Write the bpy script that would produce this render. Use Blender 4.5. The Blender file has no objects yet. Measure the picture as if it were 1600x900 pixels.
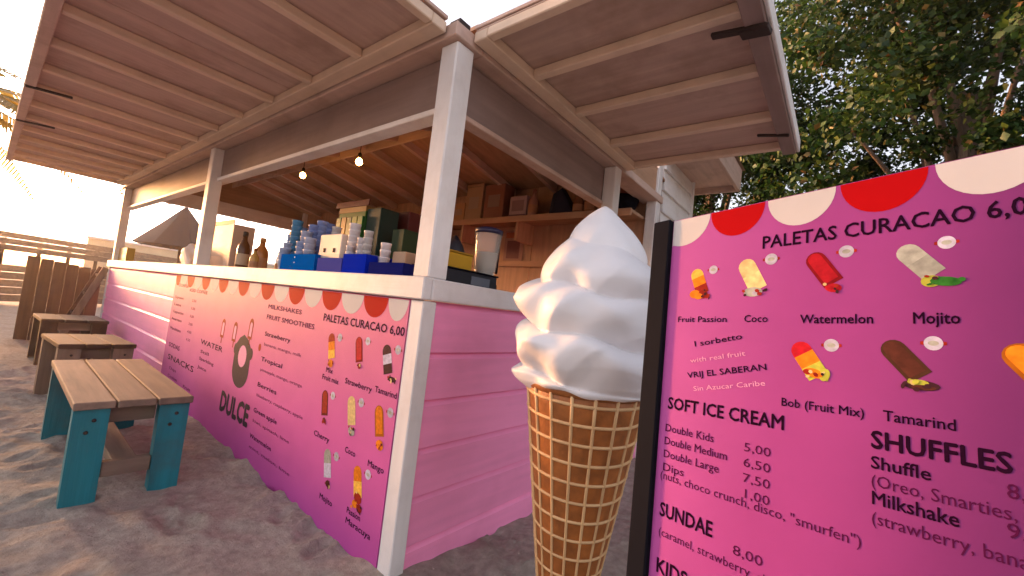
import bpy, bmesh, math, random
import numpy as np
from mathutils import Vector, Matrix
random.seed(7); rng = np.random.default_rng(7)
S = bpy.context.scene
COL = S.collection
R = math.radians
# ------------------------------------------------------------------ camera
CAM = np.array([-1.0728, -1.2814, 1.0065]); YAW, PITCH, ROLL, FPX = 0.6704, 0.0607, 0.1132, 657.05
def cam_axes():
    cy, sy, cp, sp = math.cos(YAW), math.sin(YAW), math.cos(PITCH), math.sin(PITCH)
    fw = np.array([cp*cy, cp*sy, sp]); r = np.array([sy, -cy, 0.]); u = np.cross(r, fw)
    return math.cos(ROLL)*r+math.sin(ROLL)*u, -math.sin(ROLL)*r+math.cos(ROLL)*u, fw
CR, CU, CF = cam_axes()
cd = bpy.data.cameras.new('camera'); co = bpy.data.objects.new('camera', cd); COL.objects.link(co)
cd.sensor_width = 36; cd.lens = 36*FPX/1600; cd.clip_end = 6000; cd.clip_start = .02
co.matrix_world = Matrix(((CR[0], CU[0], -CF[0], CAM[0]), (CR[1], CU[1], -CF[1], CAM[1]), (CR[2], CU[2], -CF[2], CAM[2]), (0, 0, 0, 1)))
S.camera = co
def at(px, py, axis, val):          # where the sight line of a photograph pixel meets a plane of the place
    d = CF+CR*(px-800)/FPX-CU*(py-450)/FPX
    return Vector(CAM+(val-CAM[axis])/d[axis]*d)
# ------------------------------------------------------------------ world and sun
SUN_EL, SUN_AZ = 6.0, 98.0          # degrees; azimuth from +X towards +Y
w = bpy.data.worlds.new('World'); S.world = w; w.use_nodes = True
nt = w.node_tree; nt.nodes.clear()
sky = nt.nodes.new('ShaderNodeTexSky'); sky.sky_type = 'NISHITA'; sky.sun_disc = False
sky.sun_elevation = R(SUN_EL); sky.sun_rotation = R(90-SUN_AZ); sky.dust_density = 4.5; sky.air_density = 1.0; sky.ozone_density = 1.0
bw = nt.nodes.new('ShaderNodeRGBToBW'); veil = nt.nodes.new('ShaderNodeMixRGB'); veil.blend_type = 'MULTIPLY'; veil.inputs[0].default_value = 1
veil.inputs[2].default_value = (1.07, .94, 1.03, 1)
mixs = nt.nodes.new('ShaderNodeMixRGB'); mixs.inputs[0].default_value = .62
bg = nt.nodes.new('ShaderNodeBackground'); bg.inputs[1].default_value = .15; wo = nt.nodes.new('ShaderNodeOutputWorld')
L = nt.links.new
L(sky.outputs[0], bw.inputs[0]); L(bw.outputs[0], veil.inputs[1]); L(sky.outputs[0], mixs.inputs[1]); L(veil.outputs[0], mixs.inputs[2])
L(mixs.outputs[0], bg.inputs[0]); L(bg.outputs[0], wo.inputs[0])
sd = bpy.data.lights.new('sun', 'SUN'); sd.energy = 2.4; sd.angle = R(10); sd.color = (1, .44, .13)
so = bpy.data.objects.new('sun', sd); COL.objects.link(so)
sv = Vector((math.cos(R(SUN_EL))*math.cos(R(SUN_AZ)), math.cos(R(SUN_EL))*math.sin(R(SUN_AZ)), math.sin(R(SUN_EL))))
so.rotation_euler = sv.to_track_quat('Z', 'Y').to_euler(); so.location = sv*40
S.render.engine = 'CYCLES'
vs = S.view_settings; vs.view_transform = 'Standard'; vs.look = 'None'; vs.gamma = 1; vs.use_curve_mapping = False
vs.exposure = 2.75
S.cycles.max_bounces = 8; S.cycles.diffuse_bounces = 5; S.cycles.transparent_max_bounces = 12
# ------------------------------------------------------------------ helpers
def link(o, parent=None):
    COL.objects.link(o)
    if parent is not None: o.parent = parent
    return o
def tag(o, label=None, cat=None, group=None, kind=None):
    if label: o['label'] = label
    if cat: o['category'] = cat
    if group: o['group'] = group
    if kind: o['kind'] = kind
    return o
def thing(name, label, cat, loc=(0, 0, 0), rz=0, group=None, mw=None):
    o = bpy.data.objects.new(name, None); o.empty_display_size = .1; link(o)
    if mw is not None: o.matrix_world = mw
    else: o.location = loc; o.rotation_euler = (0, 0, rz)
    return tag(o, label, cat, group)
def finish(name, bm, mat, parent=None, smooth=False):
    me = bpy.data.meshes.new(name); bmesh.ops.recalc_face_normals(bm, faces=bm.faces[:]); bm.to_mesh(me); bm.free()
    if smooth: me.polygons.foreach_set('use_smooth', [True]*len(me.polygons))
    if mat: me.materials.append(mat)
    return link(bpy.data.objects.new(name, me), parent)
def add_box(bm, a, b, bev=0.003, mat4=None, seg=1):
    x0, y0, z0 = a; x1, y1, z1 = b
    vs_ = [bm.verts.new(p) for p in ((x0, y0, z0), (x1, y0, z0), (x1, y1, z0), (x0, y1, z0), (x0, y0, z1), (x1, y0, z1), (x1, y1, z1), (x0, y1, z1))]
    fs = [bm.faces.new([vs_[i] for i in q]) for q in ((3, 2, 1, 0), (4, 5, 6, 7), (0, 1, 5, 4), (1, 2, 6, 5), (2, 3, 7, 6), (3, 0, 4, 7))]
    geom = vs_
    if bev:
        es = list({e for f in fs for e in f.edges})
        r_ = bmesh.ops.bevel(bm, geom=es, offset=bev, segments=seg, affect='EDGES', profile=.5)
        geom = list({v for v in r_['verts']} | {v for v in vs_ if v.is_valid})
    if mat4 is not None: bmesh.ops.transform(bm, matrix=mat4, verts=geom)
    return geom
def box(name, a, b, mat, parent=None, bev=.003, mat4=None, seg=1):
    a, b = tuple(map(min, zip(a, b))), tuple(map(max, zip(a, b)))
    bm = bmesh.new(); add_box(bm, a, b, bev, mat4, seg); return finish(name, bm, mat, parent)
def bar(name, p, q, wd, th, mat, parent=None, up=(0, 0, 1), bev=.003):   # a board from p to q
    p, q = Vector(p), Vector(q); d = (q-p); ln = d.length; d.normalize()
    s = d.cross(Vector(up)); s.normalize(); t = s.cross(d)
    m = Matrix(((d.x, s.x, t.x, p.x), (d.y, s.y, t.y, p.y), (d.z, s.z, t.z, p.z), (0, 0, 0, 1)))
    return box(name, (0, -wd/2, -th/2), (ln, wd/2, th/2), mat, parent, bev, m)
def prism(name, pts, axis, lo, hi, mat, parent=None):   # a cross-section swept along an axis
    bm = bmesh.new()
    def P(q, t):
        return {0: (t, q[0], q[1]), 1: (q[0], t, q[1]), 2: (q[0], q[1], t)}[axis]
    A = [bm.verts.new(P(q, lo)) for q in pts]; B = [bm.verts.new(P(q, hi)) for q in pts]
    n = len(pts); bm.faces.new(A); bm.faces.new(B[::-1])
    for i in range(n): bm.faces.new((A[i], B[i], B[(i+1) % n], A[(i+1) % n]))
    return finish(name, bm, mat, parent)
def lathe(name, prof, mat, parent=None, c=(0, 0, 0), n=20, smooth=True, cap=True):
    bm = bmesh.new(); rings = []
    for r_, z in prof:
        rings.append([bm.verts.new((c[0]+r_*math.cos(2*math.pi*i/n), c[1]+r_*math.sin(2*math.pi*i/n), c[2]+z)) for i in range(n)])
    for A, B in zip(rings, rings[1:]):
        for i in range(n): bm.faces.new((A[i], A[(i+1) % n], B[(i+1) % n], B[i]))
    if cap: bm.faces.new(rings[0][::-1]); bm.faces.new(rings[-1])
    return finish(name, bm, mat, parent, smooth)
def tube(name, pts, rad, mat, parent=None, n=8):
    bm = bmesh.new(); rings = []; pts = [Vector(p) for p in pts]
    rads = rad if isinstance(rad, (list, tuple)) else [rad]*len(pts)
    for i, p in enumerate(pts):
        d = (pts[min(i+1, len(pts)-1)]-pts[max(i-1, 0)]).normalized()
        a = d.cross(Vector((.3, .9, .2)) if abs(d.z) > .8 else Vector((0, 0, 1))).normalized(); b = d.cross(a)
        rings.append([bm.verts.new(p+(a*math.cos(2*math.pi*k/n)+b*math.sin(2*math.pi*k/n))*rads[i]) for k in range(n)])
    for A, B in zip(rings, rings[1:]):
        for i in range(n): bm.faces.new((A[i], A[(i+1) % n], B[(i+1) % n], B[i]))
    bm.faces.new(rings[0][::-1]); bm.faces.new(rings[-1])
    return finish(name, bm, mat, parent, True)
# ------------------------------------------------------------------ materials
def newmat(name):
    m = bpy.data.materials.new(name); m.use_nodes = True
    return m, m.node_tree, m.node_tree.nodes['Principled BSDF']
def mat(name, col, rough=.6, var=.12, scale=(6, 6, 6), bump=.15, bscale=(40, 40, 40), dirt=None, dirtamt=.3, metal=0, spec=.4, bdist=.002, bdet=4, brough=.5):
    m, t, p = newmat(name); N = t.nodes.new; K = t.links.new
    tc = N('ShaderNodeTexCoord'); mp = N('ShaderNodeMapping'); mp.inputs['Scale'].default_value = scale
    oi = N('ShaderNodeObjectInfo'); add = N('ShaderNodeVectorMath'); add.operation = 'ADD'
    sc = N('ShaderNodeVectorMath'); sc.operation = 'SCALE'; sc.inputs['Scale'].default_value = 37.0
    cmb = N('ShaderNodeCombineXYZ'); K(oi.outputs['Random'], cmb.inputs[0]); K(oi.outputs['Random'], cmb.inputs[1]); K(oi.outputs['Random'], cmb.inputs[2])
    K(cmb.outputs[0], sc.inputs[0]); K(tc.outputs['Object'], mp.inputs[0]); K(mp.outputs[0], add.inputs[0]); K(sc.outputs[0], add.inputs[1])
    n1 = N('ShaderNodeTexNoise'); n1.inputs['Scale'].default_value = 1; n1.inputs['Detail'].default_value = 5; K(add.outputs[0], n1.inputs[0])
    r1 = N('ShaderNodeMapRange'); r1.inputs[1].default_value = .25; r1.inputs[2].default_value = .75; r1.inputs[3].default_value = 1-var; r1.inputs[4].default_value = 1+var
    K(n1.outputs[0], r1.inputs[0])
    rr = N('ShaderNodeMapRange'); rr.inputs[3].default_value = 1-var*.6; rr.inputs[4].default_value = 1+var*.6; K(oi.outputs['Random'], rr.inputs[0])
    mm = N('ShaderNodeMath'); mm.operation = 'MULTIPLY'; K(r1.outputs[0], mm.inputs[0]); K(rr.outputs[0], mm.inputs[1])
    mu = N('ShaderNodeVectorMath'); mu.operation = 'SCALE'; mu.inputs[0].default_value = col; K(mm.outputs[0], mu.inputs['Scale'])
    out = mu.outputs[0]
    if dirt:
        n2 = N('ShaderNodeTexNoise'); n2.inputs['Scale'].default_value = 3.1; n2.inputs['Detail'].default_value = 8; n2.inputs['Roughness'].default_value = .65; K(tc.outputs['Object'], n2.inputs[0])
        r2 = N('ShaderNodeMapRange'); r2.inputs[1].default_value = .48; r2.inputs[2].default_value = .72; r2.inputs[4].default_value = dirtamt; K(n2.outputs[0], r2.inputs[0])
        mx = N('ShaderNodeMixRGB'); K(r2.outputs[0], mx.inputs[0]); K(out, mx.inputs[1]); mx.inputs[2].default_value = (*dirt, 1); out = mx.outputs[0]
    K(out, p.inputs['Base Color']); p.inputs['Roughness'].default_value = rough; p.inputs['Metallic'].default_value = metal
    p.inputs['Specular IOR Level'].default_value = spec
    if bump:
        mp2 = N('ShaderNodeMapping'); mp2.inputs['Scale'].default_value = bscale; K(tc.outputs['Object'], mp2.inputs[0])
        n3 = N('ShaderNodeTexNoise'); n3.inputs['Scale'].default_value = 1; n3.inputs['Detail'].default_value = bdet; n3.inputs['Roughness'].default_value = brough; K(mp2.outputs[0], n3.inputs[0])
        bu = N('ShaderNodeBump'); bu.inputs['Strength'].default_value = bump; bu.inputs['Distance'].default_value = bdist; K(n3.outputs[0], bu.inputs['Height']); K(bu.outputs[0], p.inputs['Normal'])
    return m
WH = (.74, .70, .68); DW = (.36, .27, .20)
M = {}
for ax, s, b in (('x', (2, 26, 26), (4, 90, 90)), ('y', (26, 2, 26), (90, 4, 90)), ('z', (26, 26, 2), (90, 90, 4))):
    M['white_'+ax] = mat('white painted wood '+ax, WH, .55, .06, s, .4, b, DW, .34)
    M['pink_'+ax] = mat('pink painted board '+ax, (.94, .30, .53), .55, .07, s, .3, b, (.66, .20, .33), .3)
    M['grey_'+ax] = mat('weathered bench wood '+ax, (.19, .132, .095), .8, .3, s, .6, b, (.13, .09, .07), .6)
    M['teal_'+ax] = mat('teal painted wood '+ax, (.006, .15, .185), .55, .25, s, .6, b, (.05, .075, .07), .75)
    M['brown_'+ax] = mat('brown wood '+ax, (.06, .032, .020), .8, .25, s, .5, b, (.03, .016, .011), .5)
    M['tan_'+ax] = mat('interior tan wood '+ax, (.40, .23, .14), .65, .22, s, .35, b, (.27, .14, .075), .5)
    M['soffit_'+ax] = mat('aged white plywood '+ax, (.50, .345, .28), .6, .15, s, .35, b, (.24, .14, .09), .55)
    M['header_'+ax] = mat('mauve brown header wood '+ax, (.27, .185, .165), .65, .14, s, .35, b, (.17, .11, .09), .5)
    M['batten_'+ax] = mat('glow tinted batten '+ax, (.72, .54, .40), .6, .08, s, .3, b, (.33, .22, .16), .35)  # warm tint painted in for orange sun glow on battens and ledgers
def plain(name, col, rough=.5, **k):
    k.setdefault('var', .06); k.setdefault('bump', 0); return mat(name, col, rough, **k)
M['black'] = plain('black metal', (.008, .008, .012), .7, spec=.05)
M['iron'] = plain('rusty dark iron', (.03, .015, .012), .7)
# ------------------------------------------------------------------ ground
def vnoise(x, y, seed):
    def hsh(i, j):
        n = (i*374761393+j*668265263+seed*974634611) & 0xffffffff
        n = ((n ^ (n >> 13))*1274126177) & 0xffffffff
        return ((n ^ (n >> 16)) & 0xffff)/65535.
    xi, yi = np.floor(x).astype(np.int64), np.floor(y).astype(np.int64); fx, fy = x-xi, y-yi
    fx, fy = fx*fx*(3-2*fx), fy*fy*(3-2*fy)
    return (hsh(xi, yi)*(1-fx)+hsh(xi+1, yi)*fx)*(1-fy)+(hsh(xi, yi+1)*(1-fx)+hsh(xi+1, yi+1)*fx)*fy
def axis_pts(lo, hi, st, far):
    a = list(np.arange(lo, hi, st)); s = st; x = a[-1]; up = []
    while x < far: s *= 1.25; x += s; up.append(x)
    s = st; x = lo; dn = []
    while x > -far: s *= 1.25; x -= s; dn.append(x)
    return np.array(dn[::-1]+a+up)
gx, gy = axis_pts(-2.6, 2.2, .02, 2500), axis_pts(-1.6, 5.0, .02, 2500)
X, Y = np.meshgrid(gx, gy, indexing='ij')
Zg = (vnoise(X*1.1, Y*1.1, 1)-.5)*.05+(vnoise(X*3.7, Y*3.7, 2)-.5)*.035+(vnoise(X*9, Y*9, 3)-.5)*.022+(vnoise(X*21, Y*21, 4)-.5)*.009
for _ in range(420):                   # footprints and scuffs
    fx, fy, a = rng.uniform(-2.6, 2.2), rng.uniform(-1.6, 5), rng.uniform(0, math.pi)
    sc_ = rng.uniform(.45, 1.); dp = rng.uniform(.005, .018)
    i0, i1 = np.searchsorted(gx, (fx-.4, fx+.4)); j0, j1 = np.searchsorted(gy, (fy-.4, fy+.4))
    dx, dy = X[i0:i1, j0:j1]-fx, Y[i0:i1, j0:j1]-fy
    u, v = dx*math.cos(a)+dy*math.sin(a), -dx*math.sin(a)+dy*math.cos(a)
    d = (u/(.13*sc_))**2+(v/(.055*sc_))**2
    Zg[i0:i1, j0:j1] += -dp*np.exp(-d**1.6)+dp*.55*np.exp(-((np.sqrt(d)-1.5)/.35)**2)
rad = np.sqrt(X**2+Y**2); Zg = np.where(rad > 30, Zg*.2, Zg)
near = np.exp(-np.minimum(np.abs(X), 9)**2/.02)*((Y > 0) & (Y < 6.4))   # drift against the kiosk front
Zg = Zg-.012+.03*near*vnoise(X*4, Y*4, 8)
nx, ny = len(gx), len(gy)
me = bpy.data.meshes.new('sand_ground'); vsx = np.stack([X, Y, Zg], -1).reshape(-1, 3)
ii, jj = np.meshgrid(np.arange(nx-1), np.arange(ny-1), indexing='ij'); q0 = (ii*ny+jj).ravel()
qs = np.stack([q0, q0+ny, q0+ny+1, q0+1], -1)
me.vertices.add(len(vsx)); me.vertices.foreach_set('co', vsx.ravel()); me.loops.add(qs.size); me.loops.foreach_set('vertex_index', qs.ravel())
me.polygons.add(len(qs)); me.polygons.foreach_set('loop_start', np.arange(len(qs))*4); me.polygons.foreach_set('use_smooth', np.ones(len(qs), bool)); me.update()
M['sand'] = mat('beach sand', (.48, .41, .345), .95, .24, (30, 30, 30), 1.0, (34, 34, 34), (.31, .25, .20), .65, spec=.1, bdist=.022, bdet=12, brough=.72)
me.materials.append(M['sand']); g = link(bpy.data.objects.new('sand_ground', me)); tag(g, kind='structure')
def ground_z(x, y):
    i, j = min(max(np.searchsorted(gx, x), 1), nx-1), min(max(np.searchsorted(gy, y), 1), ny-1); return float(Zg[i, j])
bm = bmesh.new()
for k in range(1500):
    x, y = rng.uniform(-2.3, 1.5), rng.uniform(-1.2, 4.6)
    if x > -.03 and y > -.03: continue
    r_ = rng.uniform(.002, .007); c = Vector((x, y, ground_z(x, y)+r_*.2)); vv = [bm.verts.new(c+Vector((rng.uniform(.5, 1)*r_*a, rng.uniform(.5, 1)*r_*b, rng.uniform(.3, .8)*r_*cc))) for a, b, cc in ((1, 0, 0), (-1, 0, 0), (0, 1, 0), (0, -1, 0), (0, 0, 1), (0, 0, -1))]
    for f in ((0, 2, 4), (2, 1, 4), (1, 3, 4), (3, 0, 4), (2, 0, 5), (1, 2, 5), (3, 1, 5), (0, 3, 5)): bm.faces.new([vv[q] for q in f])
GR = leaf_mat_simple = mat('shell grit', (.42, .34, .28), .8, .5, (9, 9, 9), 0)
o = finish('shell_grit', bm, GR); tag(o, 'scattered shell grit and tiny stones on the sand', 'grit', kind='stuff')
# ------------------------------------------------------------------ kiosk
KL, KW = 6.3, 2.4
kiosk = thing('beach_kiosk', 'pink clapboard ice cream kiosk with white posts, counters and raised white awnings', 'kiosk')
edges = [-.06, .0745, .26, .446, .632, .818, 1.022]
def board_profile(o, z0, z1, sgn):     # o = outward axis value of the wall plane
    return [(o+sgn*-.012, z0+.001), (o+sgn*.020, z0+.001), (o+sgn*.020, z1-.026), (o+sgn*.003, z1-.002), (o+sgn*-.012, z1-.002)]
for z0, z1 in zip(edges, edges[1:]):
    prism('siding_board', board_profile(0, z0, z1, -1), 0, .045, KW-.03, M['pink_x'], kiosk)      # facing -Y
    prism('siding_board', board_profile(0, z0, z1, -1), 1, .045, KL-.03, M['pink_y'], kiosk)      # facing -X
    prism('siding_board', board_profile(KL, z0, z1, 1), 0, .045, KW-.03, M['pink_x'], kiosk)      # far end
box('corner_trim', (-.026, -.034, -.08), (.042, .042, 1.018), M['white_z'], kiosk, .004)
box('corner_trim', (-.028, KL-.05, -.08), (.042, KL+.028, 1.018), M['white_z'], kiosk, .004)
box('corner_trim', (KW-.045, -.034, -.08), (KW+.03, .042, 1.018), M['white_z'], kiosk, .004)
rim = [((-.045, -.045, 1.021), (.0, KL+.045, 1.108)), ((.0015, -.0448, 1.0215), (KW+.045, .0, 1.1075)), ((.0015, KL, 1.0215), (KW+.045, KL+.0448, 1.1075))]
box('counter_rim', *rim[0], M['white_y'], kiosk, .005); box('counter_rim', *rim[1], M['white_x'], kiosk, .005); box('counter_rim', *rim[2], M['white_x'], kiosk, .005)
box('counter_top', (.002, .002, 1.062), (.42, KL-.002, 1.096), M['white_y'], kiosk); box('counter_top', (.423, .002, 1.062), (KW-.03, .36, 1.096), M['white_x'], kiosk)
box('counter_top', (.423, KL-.36, 1.062), (KW-.03, KL-.002, 1.096), M['white_x'], kiosk)
def post(x, y, s, z0, z1): return box('post', (x-s/2, y-s/2, z0), (x+s/2, y+s/2, z1), M['white_z'], kiosk, .006)
post(.048, .035, .098, 1.109, 2.075)
post(.03, 2.82, .09, 1.109, 2.075); post(.03, KL-.07, .09, 1.109, 2.075); post(1.52, .008, .09, 1.109, 2.075); post(KW-.03, .03, .09, 1.109, 2.42); post(KW-.04, KL-.05, .09, 1.109, 2.42)
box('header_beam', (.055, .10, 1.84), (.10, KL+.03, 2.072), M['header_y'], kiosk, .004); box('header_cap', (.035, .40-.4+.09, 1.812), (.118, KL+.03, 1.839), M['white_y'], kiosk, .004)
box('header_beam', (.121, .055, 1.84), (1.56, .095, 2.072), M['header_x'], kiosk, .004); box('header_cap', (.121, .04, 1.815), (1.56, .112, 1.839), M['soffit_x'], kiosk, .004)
box('header_beam', (.12, KL-.09, 2.0), (KW, KL-.045, 2.2), M['white_x'], kiosk, .004)
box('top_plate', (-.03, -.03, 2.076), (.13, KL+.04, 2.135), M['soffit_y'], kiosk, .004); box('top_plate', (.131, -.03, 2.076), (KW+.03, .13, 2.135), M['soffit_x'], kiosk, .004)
# end gable boards between the plates and the ceiling
def zc(x): return 2.16+.34*x if x < 1.2 else 2.568-.2*(x-1.2)      # gable roof, ridge along Y
for y0_, y1_ in ((KL-.03, KL-.005), (.005, .03)):
    prism('gable_panel', [(.132, 2.137), (KW, 2.137), (KW, zc(KW)), (1.2, zc(1.2)), (.132, zc(.132))], 1, y0_, y1_, M['tan_x'], kiosk)
for k in range(12):
    y0 = k*KL/12
    for xa, xb in ((.11, 1.199), (1.201, KW+.12)):
        prism('ceiling_sheet', [(xa, zc(xa)), (xb, zc(xb)), (xb, zc(xb)+.018), (xa, zc(xa)+.018)], 1, y0+.002, y0+KL/12-.002, M['tan_x'], kiosk)
for k in range(11):
    y0 = .50+k*.52
    for xa, xb in ((.132, 1.19), (1.21, KW-.03)):
        prism('rafter', [(xa, zc(xa)-.075), (xb, zc(xb)-.075), (xb, zc(xb)-.001), (xa, zc(xa)-.001)], 1, y0, y0+.045, M['soffit_x'], kiosk)
box('ridge_beam', (1.192, .035, zc(1.2)-.11), (1.208, KL-.035, zc(1.2)-.004), M['soffit_y'], kiosk)
for k in range(10):
    y0 = k*KL/10
    box('wall_panel', (KW-.02, y0+.003, -.05), (KW+.005, y0+KL/10-.003, 2.42), M['tan_z'], kiosk, .002)
box('wall_batten', (KW-.045, .08, 1.50), (KW-.022, KL-.1, 1.56), M['tan_y'], kiosk)
shelf = box('shelf', (2.08, .09, 1.925), (KW-.022, KL-.2, 1.952), M['tan_y'], kiosk); box('shelf_edge', (2.06, .088, 1.895), (2.079, KL-.2, 1.955), M['tan_y'], kiosk)
for k in range(8): box('shelf_bracket', (2.10, .5+k*.75, 1.72), (KW-.022, .53+k*.75, 1.924), M['tan_z'], kiosk)
box('floor_deck', (.03, .03, .0), (KW-.03, KL-.03, .07), M['brown_y'], kiosk)
box('inner_rail', (.30, .42, .98), (.36, KL-.4, 1.055), M['tan_y'], kiosk)
# awnings: hatches hinged at the top plate
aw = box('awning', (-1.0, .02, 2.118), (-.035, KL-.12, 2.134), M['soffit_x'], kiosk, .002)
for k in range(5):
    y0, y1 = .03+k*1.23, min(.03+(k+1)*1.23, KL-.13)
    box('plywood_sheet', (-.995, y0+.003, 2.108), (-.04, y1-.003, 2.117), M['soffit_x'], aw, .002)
box('ledger', (-.105, .022, 2.062), (-.036, KL-.122, 2.107), M['batten_y'], aw, .004); box('outer_rail', (-1.004, .022, 2.05), (-.955, KL-.122, 2.107), M['soffit_y'], aw, .004)
ys = [.022]+[.51+.47*k for k in range(12)]+[KL-.165]
for y0 in ys: box('batten', (-.954, y0, 2.066), (-.106, y0+.042, 2.107), M['batten_x'], aw, .004)
for y0 in (2.78, 3.86):
    b_ = bar('stay_bracket', (-1.0, y0, 2.045), (-.80, y0-.02, 2.058), .03, .012, M['iron'], aw)
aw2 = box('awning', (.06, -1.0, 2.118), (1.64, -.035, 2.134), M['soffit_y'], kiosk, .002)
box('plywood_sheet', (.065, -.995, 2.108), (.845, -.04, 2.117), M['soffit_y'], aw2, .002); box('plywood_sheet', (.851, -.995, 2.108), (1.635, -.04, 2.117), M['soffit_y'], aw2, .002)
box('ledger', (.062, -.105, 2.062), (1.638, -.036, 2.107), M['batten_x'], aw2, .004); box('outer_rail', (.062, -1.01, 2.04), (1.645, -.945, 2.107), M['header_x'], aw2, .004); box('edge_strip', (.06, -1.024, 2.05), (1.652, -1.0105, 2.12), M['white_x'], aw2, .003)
for x0 in (.062, .385, .775, 1.205, 1.595): box('batten', (x0, -.944, 2.066), (x0+.042, -.106, 2.107), M['batten_y'], aw2, .004)
bar('stay_bracket', (.452, -.84, 2.052), (.45, -1.012, 2.03), .03, .014, M['iron'], aw2); bar('stay_bracket', (.47, -.93, 2.04), (.46, -1.02, 2.025), .05, .02, M['iron'], aw2)
bar('stay_bracket', (1.36, -.86, 2.055), (1.36, -1.0, 2.03), .02, .012, M['iron'], aw2)
aw.location.z = .03; aw.scale.x = 1.03; aw2.location.z = .03; aw2.scale.y = 1.02
aw3 = box('awning', (.06, KL+.06, 2.15), (KW, KL+.9, 2.166), M['soffit_y'], kiosk, .002)
for k in range(5): box('batten', (.07+k*.56, KL+.065, 2.105), (.11+k*.56, KL+.895, 2.149), M['white_y'], aw3, .004)
box('corner_bolt', (-.002, -.012, 2.136), (.06, .05, 2.17), M['iron'], kiosk)
# ------------------------------------------------------------------ lettering tool
def frame(o, h, up):
    h = Vector(h).normalized(); up = Vector(up); up = (up-h*up.dot(h)).normalized(); n = h.cross(up)
    return Matrix(((h.x, up.x, n.x, o[0]), (h.y, up.y, n.y, o[1]), (h.z, up.z, n.z, o[2]), (0, 0, 0, 1)))
TEXTS = []
def text(body, parent, u0, v, size, m, u1=None, bold=0., rot=0, w_=.0007, name='lettering', align='LEFT'):
    c = bpy.data.curves.new(name, 'FONT'); c.body = body; c.size = size;  c.resolution_u = 2; c.align_x = align
    o = bpy.data.objects.new('tmp', c); COL.objects.link(o); TEXTS.append((o, name, parent, u0, v, u1, rot, w_, m, max(0, bold)*1.5*size))
def bake_texts():
    bpy.context.view_layer.update(); dg = bpy.context.evaluated_depsgraph_get()
    for o, name, parent, u0, v, u1, rot, w_, m, dbl in TEXTS:
        me = bpy.data.meshes.new_from_object(o.evaluated_get(dg)); me.name = name
        nb = len(me.vertices)
        if dbl > 0:
            b2_ = bmesh.new(); b2_.from_mesh(me); g0 = b2_.verts[:]+b2_.edges[:]+b2_.faces[:]
            for q_, (ox, oy) in enumerate(((1, 0), (.5, .55), (.5, -.55))):
                for v_ in bmesh.ops.duplicate(b2_, geom=g0)['geom']:
                    if isinstance(v_, bmesh.types.BMVert): v_.co.x += dbl*ox; v_.co.y += dbl*oy; v_.co.z += .00008*(q_+1)
            b2_.to_mesh(me); b2_.free()
        n = len(me.vertices); a = np.empty(n*3); me.vertices.foreach_get('co', a); a = a.reshape(-1, 3)
        if u1 is not None and n: a[:, 0] *= (u1-u0)/max(1e-6, a[:, 0].max())
        cs, sn = math.cos(rot), math.sin(rot); x = a[:, 0]*cs-a[:, 1]*sn; y = a[:, 0]*sn+a[:, 1]*cs
        a[:, 0] = x+u0; a[:, 1] = y-v; a[:, 2] += w_
        me.vertices.foreach_set('co', a.ravel()); me.materials.clear(); me.materials.append(m); me.update()
        link(bpy.data.objects.new(name, me), parent)
        cu = o.data; bpy.data.objects.remove(o); bpy.data.curves.remove(cu)
def flat(name, pts, m, parent, w_=.001):        # a printed flat shape in the sign's own plane
    w_ *= .4
    bm = bmesh.new(); bm.faces.new([bm.verts.new((x, -y, w_)) for x, y in pts]); return finish(name, bm, m, parent)
def ell(cx, cy, rx, ry, a0=0, a1=2*math.pi, n=20, rot=0):
    full = abs(a1-a0-2*math.pi) < 1e-6; N_ = n if full else n+1; o = []
    for i in range(N_):
        t = a0+(a1-a0)*i/n; x, y = rx*math.cos(t), ry*math.sin(t); o.append((cx+x*math.cos(rot)-y*math.sin(rot), cy+x*math.sin(rot)+y*math.cos(rot)))
    return o
def capsule(cx, cy, wd, ln, rot, n=8):          # popsicle: rounded top end, square lower end
    hw = wd/2; pts = [(-ln/2+hw-hw*math.sin(math.pi*i/n)*1, -hw*math.cos(math.pi*i/n)) for i in range(n+1)]
    pts += [(ln/2, hw), (ln/2, -hw)]
    return [(cx+x*math.cos(rot)-y*math.sin(rot), cy+x*math.sin(rot)+y*math.cos(rot)) for x, y in pts]
INK = plain('dark plum ink', (.016, .002, .014), .7, spec=.03); INK2 = plain('thin plum ink', (.075, .005, .045), .7, spec=.05); RED = plain('scallop red print', (.42, .002, .004), .75, spec=.06); PWH = plain('white print', (.58, .54, .52), .75, spec=.08)
PALE = plain('pale pink ink', (.74, .32, .50), .7, spec=.1)
PC = {k: plain('print '+k, c, .7, spec=.08, var=.28, scale=(80, 80, 80)) for k, c in dict(red=(.45, .01, .02), orange=(.72, .20, .01), yellow=(.75, .42, .06), cream=(.70, .52, .22), grey=(.36, .36, .30), brown=(.09, .025, .015),
      green=(.03, .16, .02), lime=(.42, .42, .05), dark=(.05, .015, .02), berry=(.30, .02, .01), lilac=(.46, .43, .52), navy=(.02, .015, .035)).items()}
PD = {k: plain('print edge '+k, tuple(.45*x for x in c), .7, spec=.08, var=.2, scale=(80, 80, 80)) for k, c in dict(red=(.45, .01, .02), orange=(.72, .20, .01), brown=(.16, .06, .03), berry=(.30, .02, .01)).items()}
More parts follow.
